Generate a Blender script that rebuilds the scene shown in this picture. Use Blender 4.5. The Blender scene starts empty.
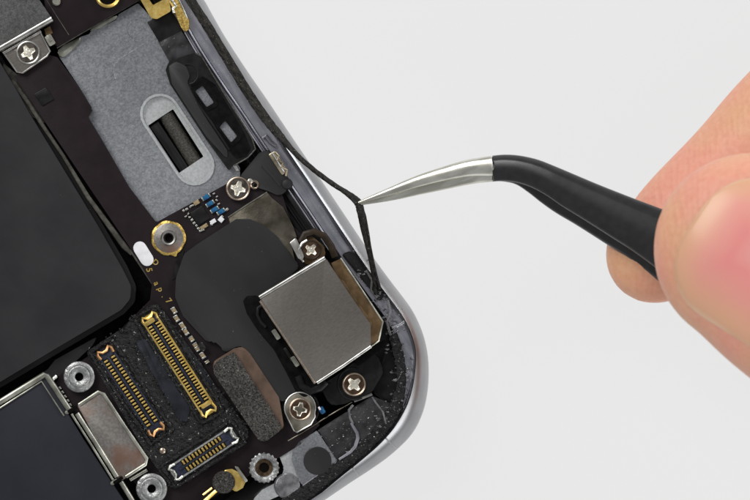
import bpy, bmesh, math, random
from mathutils import Vector, geometry
from mathutils.bvhtree import BVHTree
random.seed(7)
S=150.0; CX,CY=375.0,250.0; D=3750.0       # plan unit: 15 plan units = 1 mm of the phone, 1 Blender unit = 1 cm
scene=bpy.context.scene; COL=scene.collection

# ------------------------------------------------------------------ materials
def rgb(r,g,b):
    f=lambda c:((c/255)/12.92 if c/255<=0.04045 else ((c/255+0.055)/1.055)**2.4)
    return (f(r),f(g),f(b),1)
def nd(nt,t,**k):
    n=nt.nodes.new(t)
    for a,v in k.items(): setattr(n,a,v)
    return n
def M(name,c1,c2=None,metal=0.,rough=.5,scale=20.,detail=4.,bump=0.,bscale=120.,bdist=.01,speck=None,
      coat=0.,trans=0.,ior=1.45,spec=.5,stretch=None,rvar=0.,contrast=.5,streak=None,alpha=1.,big=None):
    m=bpy.data.materials.new(name); m.use_nodes=True; nt=m.node_tree; L=nt.links
    p=nt.nodes['Principled BSDF']; tc=nd(nt,'ShaderNodeTexCoord')
    mp=nd(nt,'ShaderNodeMapping'); L.new(tc.outputs['Object'],mp.inputs['Vector'])
    if stretch: mp.vector_type='TEXTURE'; mp.inputs['Rotation'].default_value=(0,0,math.radians(stretch[0])); mp.inputs['Scale'].default_value=(stretch[1],stretch[2],1)
    c2=c2 or c1
    n=nd(nt,'ShaderNodeTexNoise'); n.inputs['Scale'].default_value=scale; n.inputs['Detail'].default_value=detail
    L.new(mp.outputs[0],n.inputs['Vector'])
    r=nd(nt,'ShaderNodeValToRGB'); e=r.color_ramp.elements
    e[0].position=.5-contrast*.5+.12; e[1].position=.5+contrast*.5-.12; e[0].color=c1; e[1].color=c2
    L.new(n.outputs['Fac'],r.inputs['Fac']); colo=r.outputs['Color']
    if streak:      # a soft band of another tint (heat stain) that belongs to the surface
        n3=nd(nt,'ShaderNodeTexNoise'); n3.inputs['Scale'].default_value=streak[1]; n3.inputs['Detail'].default_value=3
        L.new(mp.outputs[0],n3.inputs['Vector'])
        r3=nd(nt,'ShaderNodeValToRGB'); r3.color_ramp.elements[0].position=.5; r3.color_ramp.elements[1].position=.66
        L.new(n3.outputs['Fac'],r3.inputs['Fac'])
        mx=nd(nt,'ShaderNodeMix',data_type='RGBA'); L.new(r3.outputs['Color'],mx.inputs['Factor']); L.new(colo,mx.inputs[6]); mx.inputs[7].default_value=streak[0]; colo=mx.outputs[2]
    if big:         # broad soft tone painting uneven shading into the colour: (scale, darkest factor)
        n5=nd(nt,'ShaderNodeTexNoise'); n5.inputs['Scale'].default_value=big[0]; n5.inputs['Detail'].default_value=3; L.new(tc.outputs['Object'],n5.inputs['Vector'])
        r5=nd(nt,'ShaderNodeValToRGB'); r5.color_ramp.elements[0].position=.35; r5.color_ramp.elements[1].position=.65
        r5.color_ramp.elements[0].color=(big[1],big[1],big[1],1)
        L.new(n5.outputs['Fac'],r5.inputs['Fac']); mx=nd(nt,'ShaderNodeMix',data_type='RGBA',blend_type='MULTIPLY'); mx.inputs['Factor'].default_value=1
        L.new(colo,mx.inputs[6]); L.new(r5.outputs['Color'],mx.inputs[7]); colo=mx.outputs[2]
    if speck:       # (colour, amount 0..1, scale)
        v=nd(nt,'ShaderNodeTexNoise'); v.inputs['Scale'].default_value=speck[2]; v.inputs['Detail'].default_value=2; v.inputs['Roughness'].default_value=.7
        L.new(tc.outputs['Object'],v.inputs['Vector'])
        rr=nd(nt,'ShaderNodeValToRGB'); q=rr.color_ramp.elements; q[0].position=1-speck[1]; q[1].position=min(1,1-speck[1]+.06)
        L.new(v.outputs['Fac'],rr.inputs['Fac'])
        mx=nd(nt,'ShaderNodeMix',data_type='RGBA'); L.new(rr.outputs['Color'],mx.inputs['Factor']); L.new(colo,mx.inputs[6]); mx.inputs[7].default_value=speck[0]; colo=mx.outputs[2]
    L.new(colo,p.inputs['Base Color'])
    p.inputs['Metallic'].default_value=metal; p.inputs['Roughness'].default_value=rough
    p.inputs['Specular IOR Level'].default_value=spec; p.inputs['IOR'].default_value=ior
    p.inputs['Coat Weight'].default_value=coat; p.inputs['Coat Roughness'].default_value=.15
    p.inputs['Transmission Weight'].default_value=trans; p.inputs['Alpha'].default_value=alpha
    if rvar:
        mr=nd(nt,'ShaderNodeMapRange'); mr.inputs['From Min'].default_value=.3; mr.inputs['From Max'].default_value=.7
        mr.inputs['To Min'].default_value=max(.02,rough-rvar); mr.inputs['To Max'].default_value=min(1,rough+rvar)
        n4=nd(nt,'ShaderNodeTexNoise'); n4.inputs['Scale'].default_value=scale*.35; n4.inputs['Detail'].default_value=5; L.new(tc.outputs['Object'],n4.inputs['Vector'])
        L.new(n4.outputs['Fac'],mr.inputs['Value']); L.new(mr.outputs[0],p.inputs['Roughness'])
    if bump:
        b=nd(nt,'ShaderNodeBump'); b.inputs['Strength'].default_value=bump; b.inputs['Distance'].default_value=bdist
        n2=nd(nt,'ShaderNodeTexNoise'); n2.inputs['Scale'].default_value=bscale; n2.inputs['Detail'].default_value=4
        L.new(mp.outputs[0],n2.inputs['Vector']); L.new(n2.outputs['Fac'],b.inputs['Height']); L.new(b.outputs[0],p.inputs['Normal'])
    return m
g=lambda v:(v,v,v,1)
MT=dict(
 alu  = M('anodised_aluminium',(.31,.315,.325,1),(.36,.365,.375,1),metal=1,rough=.36,scale=5,bump=.05,bscale=300,bdist=.003),
 ledge= M('machined_ledge',(.24,.24,.28,1),(.42,.42,.47,1),metal=1,rough=.4,scale=26,stretch=(-57,14,1),bump=.25,bscale=40,rvar=.08,speck=((.6,.6,.65,1),.34,70),contrast=.6),
 lip  = M('polished_lip',(.22,.22,.25,1),(.38,.38,.42,1),metal=1,rough=.5,scale=30,stretch=(-57,6,1)),
 rail = M('dark_rail_plastic',(.006,.006,.006,1),(.020,.020,.021,1),rough=.45,scale=22,stretch=(-57,10,1),bump=.25,bscale=40,spec=.16),
 brownd=M('dark_brown_tape',(.018,.011,.006,1),(.032,.021,.012,1),rough=.45,scale=20,spec=.3),
 inlay=M('antenna_plastic',(.38,.38,.39,1),(.44,.44,.45,1),rough=.5,scale=20),
 rollr= M('roller_rubber',(.03,.028,.024,1),(.07,.064,.054,1),rough=.3,scale=70,bump=.5,bscale=90,bdist=.01,speck=((.25,.24,.21,1),.26,90)),
 beige= M('beige_spring_metal',(.42,.35,.24,1),(.62,.54,.40,1),metal=1,rough=.38,scale=20,big=(8,.6)),
 nickel=M('aged_nickel',(.24,.22,.17,1),(.44,.41,.34,1),metal=1,rough=.36,scale=10,big=(5,.6)),
 floor= M('black_interior',(.002,.002,.002,1),(.006,.006,.006,1),rough=.7,scale=20,spec=.08),
 steel= M('mottled_steel',(.27,.28,.30,1),(.45,.465,.49,1),metal=1,rough=.45,scale=75,detail=6,bump=.3,bscale=110,bdist=.003,rvar=.04,contrast=.62,big=(.6,.68)),
 steelL=M('bright_pressed_steel',(.68,.70,.70,1),(.84,.86,.86,1),metal=1,rough=.4,scale=60,bump=.1,bscale=100,bdist=.003,big=(2.5,.8)),
 board= M('solder_mask',(.0095,.0052,.0068,1),(.014,.0085,.0105,1),rough=.5,scale=8,bump=.06,bscale=60,spec=.22,speck=((.08,.07,.07,1),.23,40)),
 boardedge=M('board_edge_copper',(.05,.048,.040,1),(.10,.095,.08,1),rough=.6,scale=30,spec=.3,big=(3,.6)),
 batt = M('battery_wrap',(.014,.014,.016,1),(.021,.021,.023,1),rough=.55,scale=3,bump=.25,bscale=2.5,bdist=.03,rvar=.1,spec=.36,speck=((.07,.07,.07,1),.24,55)),
 film = M('black_film',(.016,.016,.017,1),(.024,.024,.024,1),rough=.5,scale=3,bump=.35,bscale=3,bdist=.03,stretch=(-57,3,1),rvar=.08,spec=.36,speck=((.12,.12,.11,1),.27,60)),
 blk  = M('black_plastic',(.005,.005,.005,1),(.012,.012,.012,1),rough=.4,scale=18,bump=.15,bscale=50,spec=.25,speck=((.12,.12,.12,1),.26,70)),
 dust = M('dusty_black_foam',(.003,.003,.0035,1),(.013,.013,.013,1),rough=.4,scale=30,bump=.9,bscale=45,bdist=.03,spec=.35,speck=((.34,.34,.31,1),.345,48)),
 foam = M('speckled_foam',(.025,.024,.022,1),(.13,.125,.115,1),rough=.9,scale=95,detail=3,bump=1,bscale=110,bdist=.02,contrast=.55,spec=.2,speck=((.36,.34,.31,1),.35,100),big=(5,.6)),
 bronze=M('bronze_adhesive',(.12,.075,.05,1),(.17,.11,.08,1),rough=.5,scale=14,metal=.3,bump=.1,big=(3,.7)),
 brown= M('brown_flange',(.13,.08,.035,1),(.20,.13,.065,1),rough=.4,metal=.6,scale=20,bump=.1,big=(4,.6)),
 shield=M('brushed_shield_steel',(.26,.235,.21,1),(.38,.355,.325,1),metal=1,rough=.4,scale=120,detail=5,bump=.12,bscale=130,bdist=.002,contrast=.9,big=(.5,.6),stretch=(32,2.5,1)),
 shieldd=M('dark_cover_steel',(.13,.13,.125,1),(.20,.20,.20,1),metal=1,rough=.45,scale=110,bump=.15,bscale=140,bdist=.004,rvar=.12,big=(2,.6)),
 plate= M('olive_steel_plate',(.12,.105,.08,1),(.20,.18,.145,1),metal=1,rough=.4,scale=12,bump=.12,bscale=60,rvar=.12,speck=((.4,.38,.33,1),.25,80),big=(3,.6)),
 pink = M('stained_shield_steel',(.28,.26,.24,1),(.37,.35,.33,1),metal=1,rough=.45,scale=60,bump=.12,bscale=120,bdist=.003,streak=((.30,.19,.145,1),4),big=(3,.75)),
 silver=M('silver_metal',(.50,.49,.46,1),(.68,.67,.64,1),metal=1,rough=.34,scale=12,big=(6,.55)),
 cream= M('tinned_frame',(.40,.40,.34,1),(.62,.62,.54,1),metal=1,rough=.4,scale=12,big=(6,.6)),
 gold = M('gold_plating',(.90,.60,.14,1),(1,.76,.28,1),metal=1,rough=.34,scale=40,bump=.08,big=(9,.65)),
 golddk=M('worn_gold',(.46,.30,.07,1),(.85,.62,.20,1),metal=1,rough=.4,scale=60,bump=.3),
 copper=M('copper_clip',(.48,.24,.10,1),(.72,.42,.20,1),metal=1,rough=.38,scale=60),
 navy = M('navy_plastic',(.014,.017,.032,1),(.03,.036,.06,1),rough=.42,scale=40,bump=.2,spec=.3),
 navyd= M('worn_navy_film',(.005,.0055,.008,1),(.015,.017,.025,1),rough=.45,scale=9,bump=.4,bscale=20,spec=.3,speck=((.2,.2,.2,1),.3,50)),
 panel= M('navy_shield_film',(.014,.015,.021,1),(.018,.019,.027,1),rough=.45,scale=3,bump=.08,bscale=20,spec=.36),
 white= M('white_paint',(.70,.70,.72,1),(.80,.80,.82,1),rough=.5,scale=20),
 blue = M('blue_capacitor',(.004,.045,.13,1),(.012,.15,.32,1),rough=.3,scale=45,coat=.3),
 tan  = M('tan_capacitor',(.22,.16,.08,1),(.38,.30,.18,1),rough=.4,scale=60),
 tin  = M('solder_tin',(.40,.40,.36,1),(.66,.66,.60,1),metal=1,rough=.34,scale=60,bump=.4,bscale=80),
 grain= M('grained_standoff',(.24,.245,.24,1),(.50,.51,.50,1),metal=1,rough=.45,scale=30,bump=.5,bscale=50,bdist=.012,rvar=.1,contrast=.7),
 screwd=M('dark_screw_steel',(.10,.085,.07,1),(.19,.165,.14,1),metal=1,rough=.33,scale=30,bump=.1),
 screwb0=M('brown_screw_steel',(.09,.055,.035,1),(.16,.105,.07,1),metal=1,rough=.33,scale=30,bump=.1),
 screwr=M('screw_rim_bronze',(.34,.26,.20,1),(.50,.42,.34,1),metal=1,rough=.34,scale=30),
 screwb=M('screw_recess_glint',(.80,.76,.64,1),(1,.97,.88,1),metal=1,rough=.38,scale=50,bump=.2,bscale=60),
 hole = M('dark_hole',(.003,.0025,.002,1),rough=.8,spec=.1),
 holeb= M('brown_bore',(.07,.045,.025,1),(.16,.11,.07,1),metal=1,rough=.4,scale=40),
 gasket=M('black_gasket',(.004,.004,.0035,1),(.026,.024,.020,1),rough=.6,scale=60,detail=3,bump=.8,bscale=80,bdist=.012,spec=.3,stretch=(-57,2.5,1),speck=((.20,.18,.15,1),.35,80)),
 glue = M('clear_glue',(.6,.6,.62,1),rough=.12,trans=.8,scale=30,bump=.5,bscale=30),
 clearp=M('clear_grey_plastic',(.16,.16,.17,1),(.34,.34,.35,1),rough=.25,scale=20,metal=.7,bump=.2),
 smoke= M('smoked_film',(.014,.014,.015,1),(.042,.042,.045,1),rough=.3,scale=12,bump=.35,bscale=14,bdist=.02,spec=.35,speck=((.2,.2,.2,1),.3,50)),
 tipm = M('bare_tweezer_steel',(.58,.57,.50,1),(.84,.83,.75,1),metal=1,rough=.32,scale=14,bump=.1,bscale=40,bdist=.003,rvar=.06,stretch=(18,8,1),contrast=.4),
 coat = M('black_tweezer_coating',(.010,.010,.011,1),(.016,.016,.018,1),rough=.34,scale=20,bump=.15,bscale=140,bdist=.003,spec=.7),
)

# ------------------------------------------------------------------ geometry helpers
WL={}
def W(x,y,z):
    k=1-z/D; return Vector(((x-CX)*k/S,(CY-y)*k/S,z/S))
def wloc(o): return WL.get(o.name,Vector((0,0,0))) if o else Vector((0,0,0))
def mk(name,V,F,mat,parent=None,smooth=35,label=None):
    V=[Vector(v) for v in V]
    lo=Vector([min(v[i] for v in V) for i in range(3)]); hi=Vector([max(v[i] for v in V) for i in range(3)])
    c=(lo+hi)/2; c.z=lo.z
    me=bpy.data.meshes.new(name); me.from_pydata([v-c for v in V],[],F)
    bm=bmesh.new(); bm.from_mesh(me); bmesh.ops.recalc_face_normals(bm,faces=bm.faces); bm.to_mesh(me); bm.free()
    me.materials.append(mat)
    for p in me.polygons: p.use_smooth=True
    me.set_sharp_from_angle(angle=math.radians(smooth))
    o=bpy.data.objects.new(name,me); COL.objects.link(o); WL[o.name]=c
    if parent: o.parent=parent; o.location=c-wloc(parent)
    else: o.location=c
    if label: o['label']=label
    return o
def empty(name,loc,label,cat):
    o=bpy.data.objects.new(name,None); COL.objects.link(o); o.location=loc; WL[o.name]=Vector(loc)
    o['label']=label; o['category']=cat; o.empty_display_size=.2; return o
def rnd(pts,r,n=5):
    """fillet every corner of a closed polygon; r number or per-point list"""
    out=[]; N=len(pts)
    for i in range(N):
        p=Vector(pts[i]); a=Vector(pts[i-1]); b=Vector(pts[(i+1)%N]); ri=r[i] if isinstance(r,(list,tuple)) else r
        u=(a-p); v=(b-p); lu,lv=u.length,v.length
        if ri<=0 or lu<1e-6 or lv<1e-6: out.append(tuple(p)); continue
        u/=lu; v/=lv; ang=u.angle(v,math.pi)
        if ang>math.pi*.97: out.append(tuple(p)); continue
        t=min(ri/math.tan(ang/2),lu*.48,lv*.48); s=p+u*t; e=p+v*t
        for k in range(n+1):
            f=k/n; q=(1-f)**2*s+2*f*(1-f)*p+f*f*e; out.append((q.x,q.y))
    return out
class MB:
    """collects pieces into one mesh"""
    def __init__(s): s.V=[]; s.F=[]
    def add(s,V,F):
        b=len(s.V); s.V+=V; s.F+=[[i+b for i in f] for f in F]; return s
    def prism(s,pts,z0,z1,bev=0,holes=None,ref=None):
        ref=z1 if ref is None else ref; k=1-ref/D
        X=lambda p,z:Vector(((p[0]-CX)*k/S,(CY-p[1])*k/S,z/S))
        if holes:
            loops=[pts]+holes; flat=[p for l in loops for p in l]
            tri=geometry.tessellate_polygon([[Vector((p[0],p[1],0)) for p in l] for l in loops]); n=len(flat)
            V=[X(p,z1) for p in flat]+[X(p,z0) for p in flat]; F=[list(t) for t in tri]+[[i+n for i in reversed(t)] for t in tri]; b=0
            for l in loops:
                m=len(l)
                for i in range(m): j=(i+1)%m; F.append([b+i,b+j,b+j+n,b+i+n])
                b+=m
            return s.add(V,F)
        bm=bmesh.new(); tv=[bm.verts.new(X(p,z1)) for p in pts]; bv=[bm.verts.new(X(p,z0)) for p in pts]; n=len(pts)
        top=bm.faces.new(tv); bm.faces.new(list(reversed(bv)))
        for i in range(n): j=(i+1)%n; bm.faces.new([tv[j],tv[i],bv[i],bv[j]])
        if bev:
            bmesh.ops.bevel(bm,geom=list(top.edges),offset=bev/S,segments=2,profile=.5,affect='EDGES',clamp_overlap=True)
        bm.verts.index_update(); V=[v.co.copy() for v in bm.verts]; F=[[v.index for v in f.verts] for f in bm.faces]; bm.free()
        return s.add(V,F)
    def lathe(s,cx,cy,prof,n=40,lobes=0,amp=0,ref=None,open_=False):
        ref=max(p[1] for p in prof) if ref is None else ref; k=1-ref/D; V=[];F=[]
        for i,(r,z) in enumerate(prof):
            for a in range(n):
                t=2*math.pi*a/n; rr=r*(1+(amp*math.cos(lobes*t) if lobes and r==max(p[0] for p in prof) else 0))
                V.append(Vector(((cx-CX)*k/S+rr*math.cos(t)/S,(CY-cy)*k/S+rr*math.sin(t)/S,z/S)))
        for i in range(len(prof)-1):
            for a in range(n): b=(a+1)%n; F.append([i*n+a,i*n+b,(i+1)*n+b,(i+1)*n+a])
        F.append([(len(prof)-1)*n+a for a in range(n)])
        if not open_: F.append(list(range(n)))
        else: F.pop()
        return s.add(V,F)
    def tube(s,path,r,n=8,flat=1.0):
        P=[W(*p) for p in path]; V=[];F=[]; m=len(P)
        for i,p in enumerate(P):
            t=(P[min(i+1,m-1)]-P[max(i-1,0)]).normalized(); up=Vector((0,0,1)); sd=t.cross(up)
            if sd.length<.01: sd=Vector((1,0,0))
            sd.normalize(); u2=sd.cross(t); ri=(r[i] if isinstance(r,(list,tuple)) else r)/S
            for a in range(n):
                q=2*math.pi*a/n; V.append(p+sd*ri*math.cos(q)+u2*ri*flat*math.sin(q))
        for i in range(m-1):
            for a in range(n): b=(a+1)%n; F.append([i*n+a,i*n+b,(i+1)*n+b,(i+1)*n+a])
        F.append(list(range(n))); F.append([(m-1)*n+a for a in range(n)])
        return s.add(V,F)
    def obox(s,cx,cy,lx,ly,ang,z0,z1,bev=.6,rr=0):
        c,sn=math.cos(math.radians(ang)),math.sin(math.radians(ang))
        pts=[(cx+x*c-y*sn,cy+x*sn+y*c) for x,y in ((-lx/2,-ly/2),(lx/2,-ly/2),(lx/2,ly/2),(-lx/2,ly/2))]
        if rr: pts=rnd(pts,rr,4)
        return s.prism(pts,z0,z1,bev)
    def build(s,name,mat,parent=None,**k): return mk(name,s.V,s.F,mat,parent,**k)
def P1(name,mat,parent,pts,z0,z1,bev=.8,r=0,holes=None,**k):
    return MB().prism(rnd(pts,r) if r else pts,z0,z1,bev,holes).build(name,mat,parent,**k)
def spline(pts,n=8,closed=False):
    out=[];N=len(pts); rng=N if closed else N-1
    for i in range(rng):
        g_=lambda j: Vector(pts[j%N] if closed else pts[max(0,min(N-1,j))])
        p0,p1,p2,p3=g_(i-1),g_(i),g_(i+1),g_(i+2)
        for k in range(n):
            t=k/n; out.append(.5*((2*p1)+(-p0+p2)*t+(2*p0-5*p1+4*p2-p3)*t*t+(-p0+3*p1-3*p2+p3)*t**3))
    if not closed: out.append(Vector(pts[-1]))
    return out
def capsule(a,b,r,n=10):
    a=Vector(a);b=Vector(b);t=math.atan2((b-a).y,(b-a).x);o=[]
    for k in range(n+1): q=t-math.pi/2+math.pi*k/n; o.append((b.x+r*math.cos(q),b.y+r*math.sin(q)))
    for k in range(n+1): q=t+math.pi/2+math.pi*k/n; o.append((a.x+r*math.cos(q),a.y+r*math.sin(q)))
    return o
def circ(cx,cy,r,n=32): return [(cx+r*math.cos(2*math.pi*k/n),cy+r*math.sin(2*math.pi*k/n)) for k in range(n)]

# ------------------------------------------------------------------ the surface
s_=Vector((1,1,1))
lt=bpy.data.materials.new('added_glow_surface'); lt.use_nodes=True; nt=lt.node_tree; p=nt.nodes['Principled BSDF']
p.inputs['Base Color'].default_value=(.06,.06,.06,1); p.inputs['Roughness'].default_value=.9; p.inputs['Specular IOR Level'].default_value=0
p.inputs['Emission Color'].default_value=(1,1,1,1); p.inputs['Emission Strength'].default_value=.755  # glow added to keep the ground evenly pale, without contact shadows
tb=mk('glowing_ground',[(-60,-60,-.5),(60,-60,-.5),(60,60,-.5),(-60,60,-.5)],[[0,1,2,3]],lt)
tb['kind']='structure'; tb['label']='seamless bright pale grey ground with an added glow under the phone'

# ------------------------------------------------------------------ the phone
PH=empty('smartphone',W(60,230,-75),'opened smartphone with its logic board, battery and connectors exposed','smartphone')
sil=[(206,3),(224,35),(246,69),(268,101),(292,137),(330,193),(356,232),(373,257),(389,279),(402,296),(412,310),(420,326),(425.5,343),(428.5,363),(428,388),(423,412),(412,434),(392,454),(370,470),(350,483),(328,498)]
far=rnd([(328,498),(-379,970),(-1475,-798),(-666,-1338),(206,3)],[0,110,110,110,0],10)
sp=spline(sil,4)
loop=[(v.x,v.y) for v in sp]+[tuple(q) for q in far[1:-1]]
k0=1+35/D
L2=[Vector(((x-CX)*k0,(y-CY)*k0)) for x,y in loop]      # real plan position of the outline (widest at z=-35)
NL=len(L2)
nrm=[]
for i in range(NL):
    t=(L2[(i+1)%NL]-L2[i-1]).normalized(); nrm.append(Vector((-t.y,t.x)))   # inward (screen y down, clockwise)
def wt(i):   # 0 on the long side edge, 1 on the bottom edge
    x=loop[i][1] if i<len(sp) else (999 if i<len(sp)+40 else 0)
    if i>=len(sp):
        return 1.0 if loop[i][0]*.545+loop[i][1]*.838>350 else 0.0
    return max(0,min(1,(x-345)/80))
def cw(i):   # the metal band narrows along the bottom edge
    if i>=len(sp): return .42
    x,y=loop[i]
    return .86 if x>412 else .42+(x-328)/84*.44 if y>400 else .86
def dd(d0,d1,i):
    w=wt(i); c=cw(i)*w+(1-w); d=d0*(1-w)+d1*w
    return d*c if d1<=24.2 else d-24*(1-c)
def sweep(name,profR,profB,mat,closed_prof=False,rng=None,smooth=40,**k):
    V=[];F=[];m=len(profR); idx=list(range(NL)) if rng is None else rng
    for i in idx:
        w=wt(i)
        for (d0,z0),(d1,z1) in zip(profR,profB):
            d=dd(d0,d1,i) if d1<55 else d0; z=z0*(1-w)+z1*w; q=L2[i]+nrm[i]*d; V.append(Vector((q.x/S,-q.y/S,z/S)))
    n=len(idx)
    for a in range(n if rng is None else n-1):
        b=(a+1)%n
        for j in range(m if closed_prof else m-1):
            l=(j+1)%m; F.append([a*m+j,b*m+j,b*m+l,a*m+l])
    if rng is not None: F.append([j for j in range(m)]); F.append([(n-1)*m+j for j in range(m)])
    return mk(name,V,F,mat,PH,smooth=smooth,**k)
outR=[(60,-75),(16,-75),(6,-66),(1.5,-52),(0,-35),(1,-20),(3,-9),(6,-2),(9,1.5),(11,2.5),(12,1.5),(12.5,-3),(60,-30)]
outB=[(60,-75),(16,-75),(6,-66),(1.5,-52),(0,-35),(2,-20),(7,-9),(13,-2),(19,1.5),(22.5,2.5),(23.5,1.5),(24,-3),(60,-30)]
sweep('housing',outR,outB,MT['alu'],True)
ledR=[(12.6,-20),(12.6,-3.2),(13.5,-2.6),(14.5,-3.4),(16,-3.6),(22,-3.6),(26,-3.2),(26.5,-20)]
ledB=[(24.3,-20),(24.3,-3.5),(25,-3),(26,-4.2),(27,-4.2),(28,-3),(29,-3),(30,-20)]
sweep('ledge',ledR,ledB,MT['ledge'],True)
sweep('inner_lip',[(26.6,-20),(26.6,-1),(28,-.2),(29,-1.5),(30,-5),(31.2,-5),(31.8,-2),(33,-1.6),(33.8,-20)],
      [(30.1,-20),(30.1,-4),(30.4,-3.5),(30.8,-4),(31,-5),(31.2,-5),(31.4,-4),(31.7,-4),(32,-20)],MT['lip'],True,rng=list(range(0,44))) if False else None
i_end=min(i for i,v in enumerate(sp) if v.y>232)
sweep('inner_lip',[(26.6,-20),(26.6,-1),(28,-.2),(29,-1.5),(30,-5),(31.2,-5),(31.8,-2),(33,-1.6),(33.8,-20)],
      [(26.6,-20),(26.6,-1),(28,-.2),(29,-1.5),(30,-5),(31.2,-5),(31.8,-2),(33,-1.6),(33.8,-20)],MT['lip'],True,rng=list(range(-6,i_end)))
sweep('side_rail',[(34,-26),(34,-7),(35,-6),(38,-6),(38.5,-9),(41,-9),(41.5,-5.5),(43,-5.5),(44,-9),(48,-9),(49,-26)],
      [(34,-26),(34,-7),(35,-6),(38,-6),(38.5,-9),(41,-9),(41.5,-5.5),(43,-5.5),(44,-9),(48,-9),(49,-26)],MT['rail'],True,rng=list(range(-6,i_end)))
def inlay(ia):
    V=[];F=[];pr=[(1.2,-35),(2.2,-20),(6.2,-9),(12,-1.6),(18.5,2.0),(22.3,3.0)]; q0,n0=L2[ia],nrm[ia]; t=Vector((n0.y,-n0.x))
    for sg in (-.9,.9):
        for d,z in pr: p_=q0+n0*(d*cw(ia)-.2)+t*sg; V.append(Vector((p_.x/S,-p_.y/S,(z+.25)/S)))
    m=len(pr)
    for j in range(m-1): F.append([j,j+1,j+1+m,j+m])
    V+=[v-Vector((0,0,1.0/S)) for v in V]; F+=[[a+2*m for a in reversed(f)] for f in F[:]]
    mk('antenna_line',V,F,MT['inlay'],PH)
for yy in (448,478):
    inlay(min(range(len(sp)),key=lambda i:abs(sp[i].y-yy)))
# interior floor
fl=[]
for i in range(NL):
    q=L2[i]+nrm[i]*24; fl.append((q.x/S,-q.y/S))
mk('tray_floor',[(x,y,-28/S) for x,y in fl]+[(x,y,-34/S) for x,y in fl],[list(range(NL)),list(range(NL,2*NL))]+[[i,(i+1)%NL,(i+1)%NL+NL,i+NL] for i in range(NL)],MT['floor'],PH)
# black gasket left along the bottom and corner
ib=[i for i,v in enumerate(sp) if v.y>318]
def lumpy(name,rng,d0,d1,z0,z1,mat,seed,amp=1.6,**k):
    rd=random.Random(seed); V=[];F=[]; pts=[]
    R=[]
    for a in range(len(rng)-1):
        for f in (0,.33,.66): R.append((rng[a],rng[a+1],f))
    m=6
    for (i,j,f) in R:
        q=L2[i].lerp(L2[j],f); nn=nrm[i].lerp(nrm[j],f).normalized(); w=wt(i)
        a0=dd(d0[0],d0[1]+.5,i)+rd.uniform(-amp,amp)*.15; a1=dd(d1[0],d1[1],i)+math.sin(len(V)*.021)*amp+rd.uniform(-amp,amp)*.3; h=z1+.5*math.sin(len(V)*.013)+rd.uniform(-.15,.15)
        for d,z in ((a0,z0),(a0,h-1.2),(a0+1.2,h),((a0+a1)/2,h+rd.uniform(-.8,.8)),(a1-1.2,h-.3),(a1,z0)):
            p_=q+nn*d; V.append(Vector((p_.x/S,-p_.y/S,z/S)))
    n=len(R)
    for a in range(n-1):
        for j in range(m-1): F.append([a*m+j,(a+1)*m+j,(a+1)*m+j+1,a*m+j+1])
    return mk(name,V,F,mat,PH,smooth=60,**k)
ext=ib+list(range(len(sp),len(sp)+4))
lumpy('bottom_gasket',ext,(24,24.5),(34,39),-8,1.0,MT['dust'],3)

# --- steel plate with its oval slot
plate=[(57,51),(62,48),(80,37),(89,34),(92,30),(97,29),(116,20),(119,14),(138,3),(152,18),(164,40),(176,62),(240,168),(240,178),(156,224),(130,188),(100,138),(87.5,116),(92,108),(80,88),(60,58)]
slot=capsule((160,113.5),(194.5,165.5),18.5)
SP=P1('steel_plate',MT['steel'],PH,rnd(plate,2,3),-16,-9,holes=[slot],label='mottled grey steel plate with a long oval slot')
mb=MB(); mb.prism(capsule((160,113.5),(194.5,165.5),19.5),-9.5,-7.2,.9,None)
ring=MB().prism(capsule((160,113.5),(194.5,165.5),20),-9.4,-7.4,0,[capsule((160,113.5),(194.5,165.5),17.6)])
ring.build('slot_rim',MT['steelL'],SP)
win=rnd([(148,125.5),(173,109),(203.5,156.5),(179,173)],1.0,2)
P1('slot_floor',MT['steelL'],SP,capsule((160,113.5),(194.5,165.5),18.2),-17,-12.5,holes=[win])
# the roller in the slot
MB().tube([(166,115,-20),(196,164,-20)],7.5,24).build('roller',MT['rollr'],SP)
P1('roller_flap',MT['rail'],SP,[(150,127),(158,121),(189,168),(181,172)],-20,-15.5,1)
# engraved lines of the plate (raised ribs)
mb=MB(); mb.tube([(x,y,-8.9) for x,y in [(146,43),(137,48),(126,55),(119,59),(114.5,64),(113,70),(115,79)]],.9,6,.5)
mb.tube([(137+9.5*math.cos(a),29+9.5*math.sin(a),-8.9) for a in [math.radians(t) for t in range(40,320,20)]],.7,6,.5)
mb.build('pressed_rib',MT['steel'],SP)
# pale tabs along the plate's upper edge
P1('plate_tab',MT['cream'],SP,rnd([(57,51),(64,45),(81,36),(80,42),(74,48),(64,57),(59,57)],2,3),-9,-6.5,.9)
P1('plate_tab',MT['cream'],SP,rnd([(88,31.5),(97,29),(116,19),(118,15),(113,16.5),(95,26)],1,3),-9,-6.5,.8)

# --- logic board (long dark arm, crossbar, lower field)
bd=[(14,76),(50,55),(57,57),(80,89),(92,110),(88,117),(100,137),(129,187),(156,222.5),(240,176.5),(262,163),(277,178),(283,197),(292,225),(330,262),(340,270),(300,345),(300,400),(320,425),(300,445),(160,530),(150,500),(52,392),(60,375),(105,345),(150,300),(152,284),(133,252)]
LB=P1('logic_board',MT['board'],PH,bd,-8,0,.6,r=1.5,label='dark plum logic board')
mb=MB().tube([(12,80,-2),(25,98,-2),(45,129,-2),(62,154,-2),(88,197,-2),(124,246,-2),(132,254,-2)],[2.4,2.4,2,1.8,2.2,3.0,2.0],8,.5); mb.build('board_edge',MT['boardedge'],LB)
MB().tube([(130,250,-1),(150,280,-1),(172,313,-1),(205,360,-1)],1.1,8,.6).build('board_edge',MT['boardedge'],LB)
P1('chip',MT['blk'],LB,rnd([(34,94),(46,87),(54,99),(42,106)],1,3),0,1.4,.5)
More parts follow.
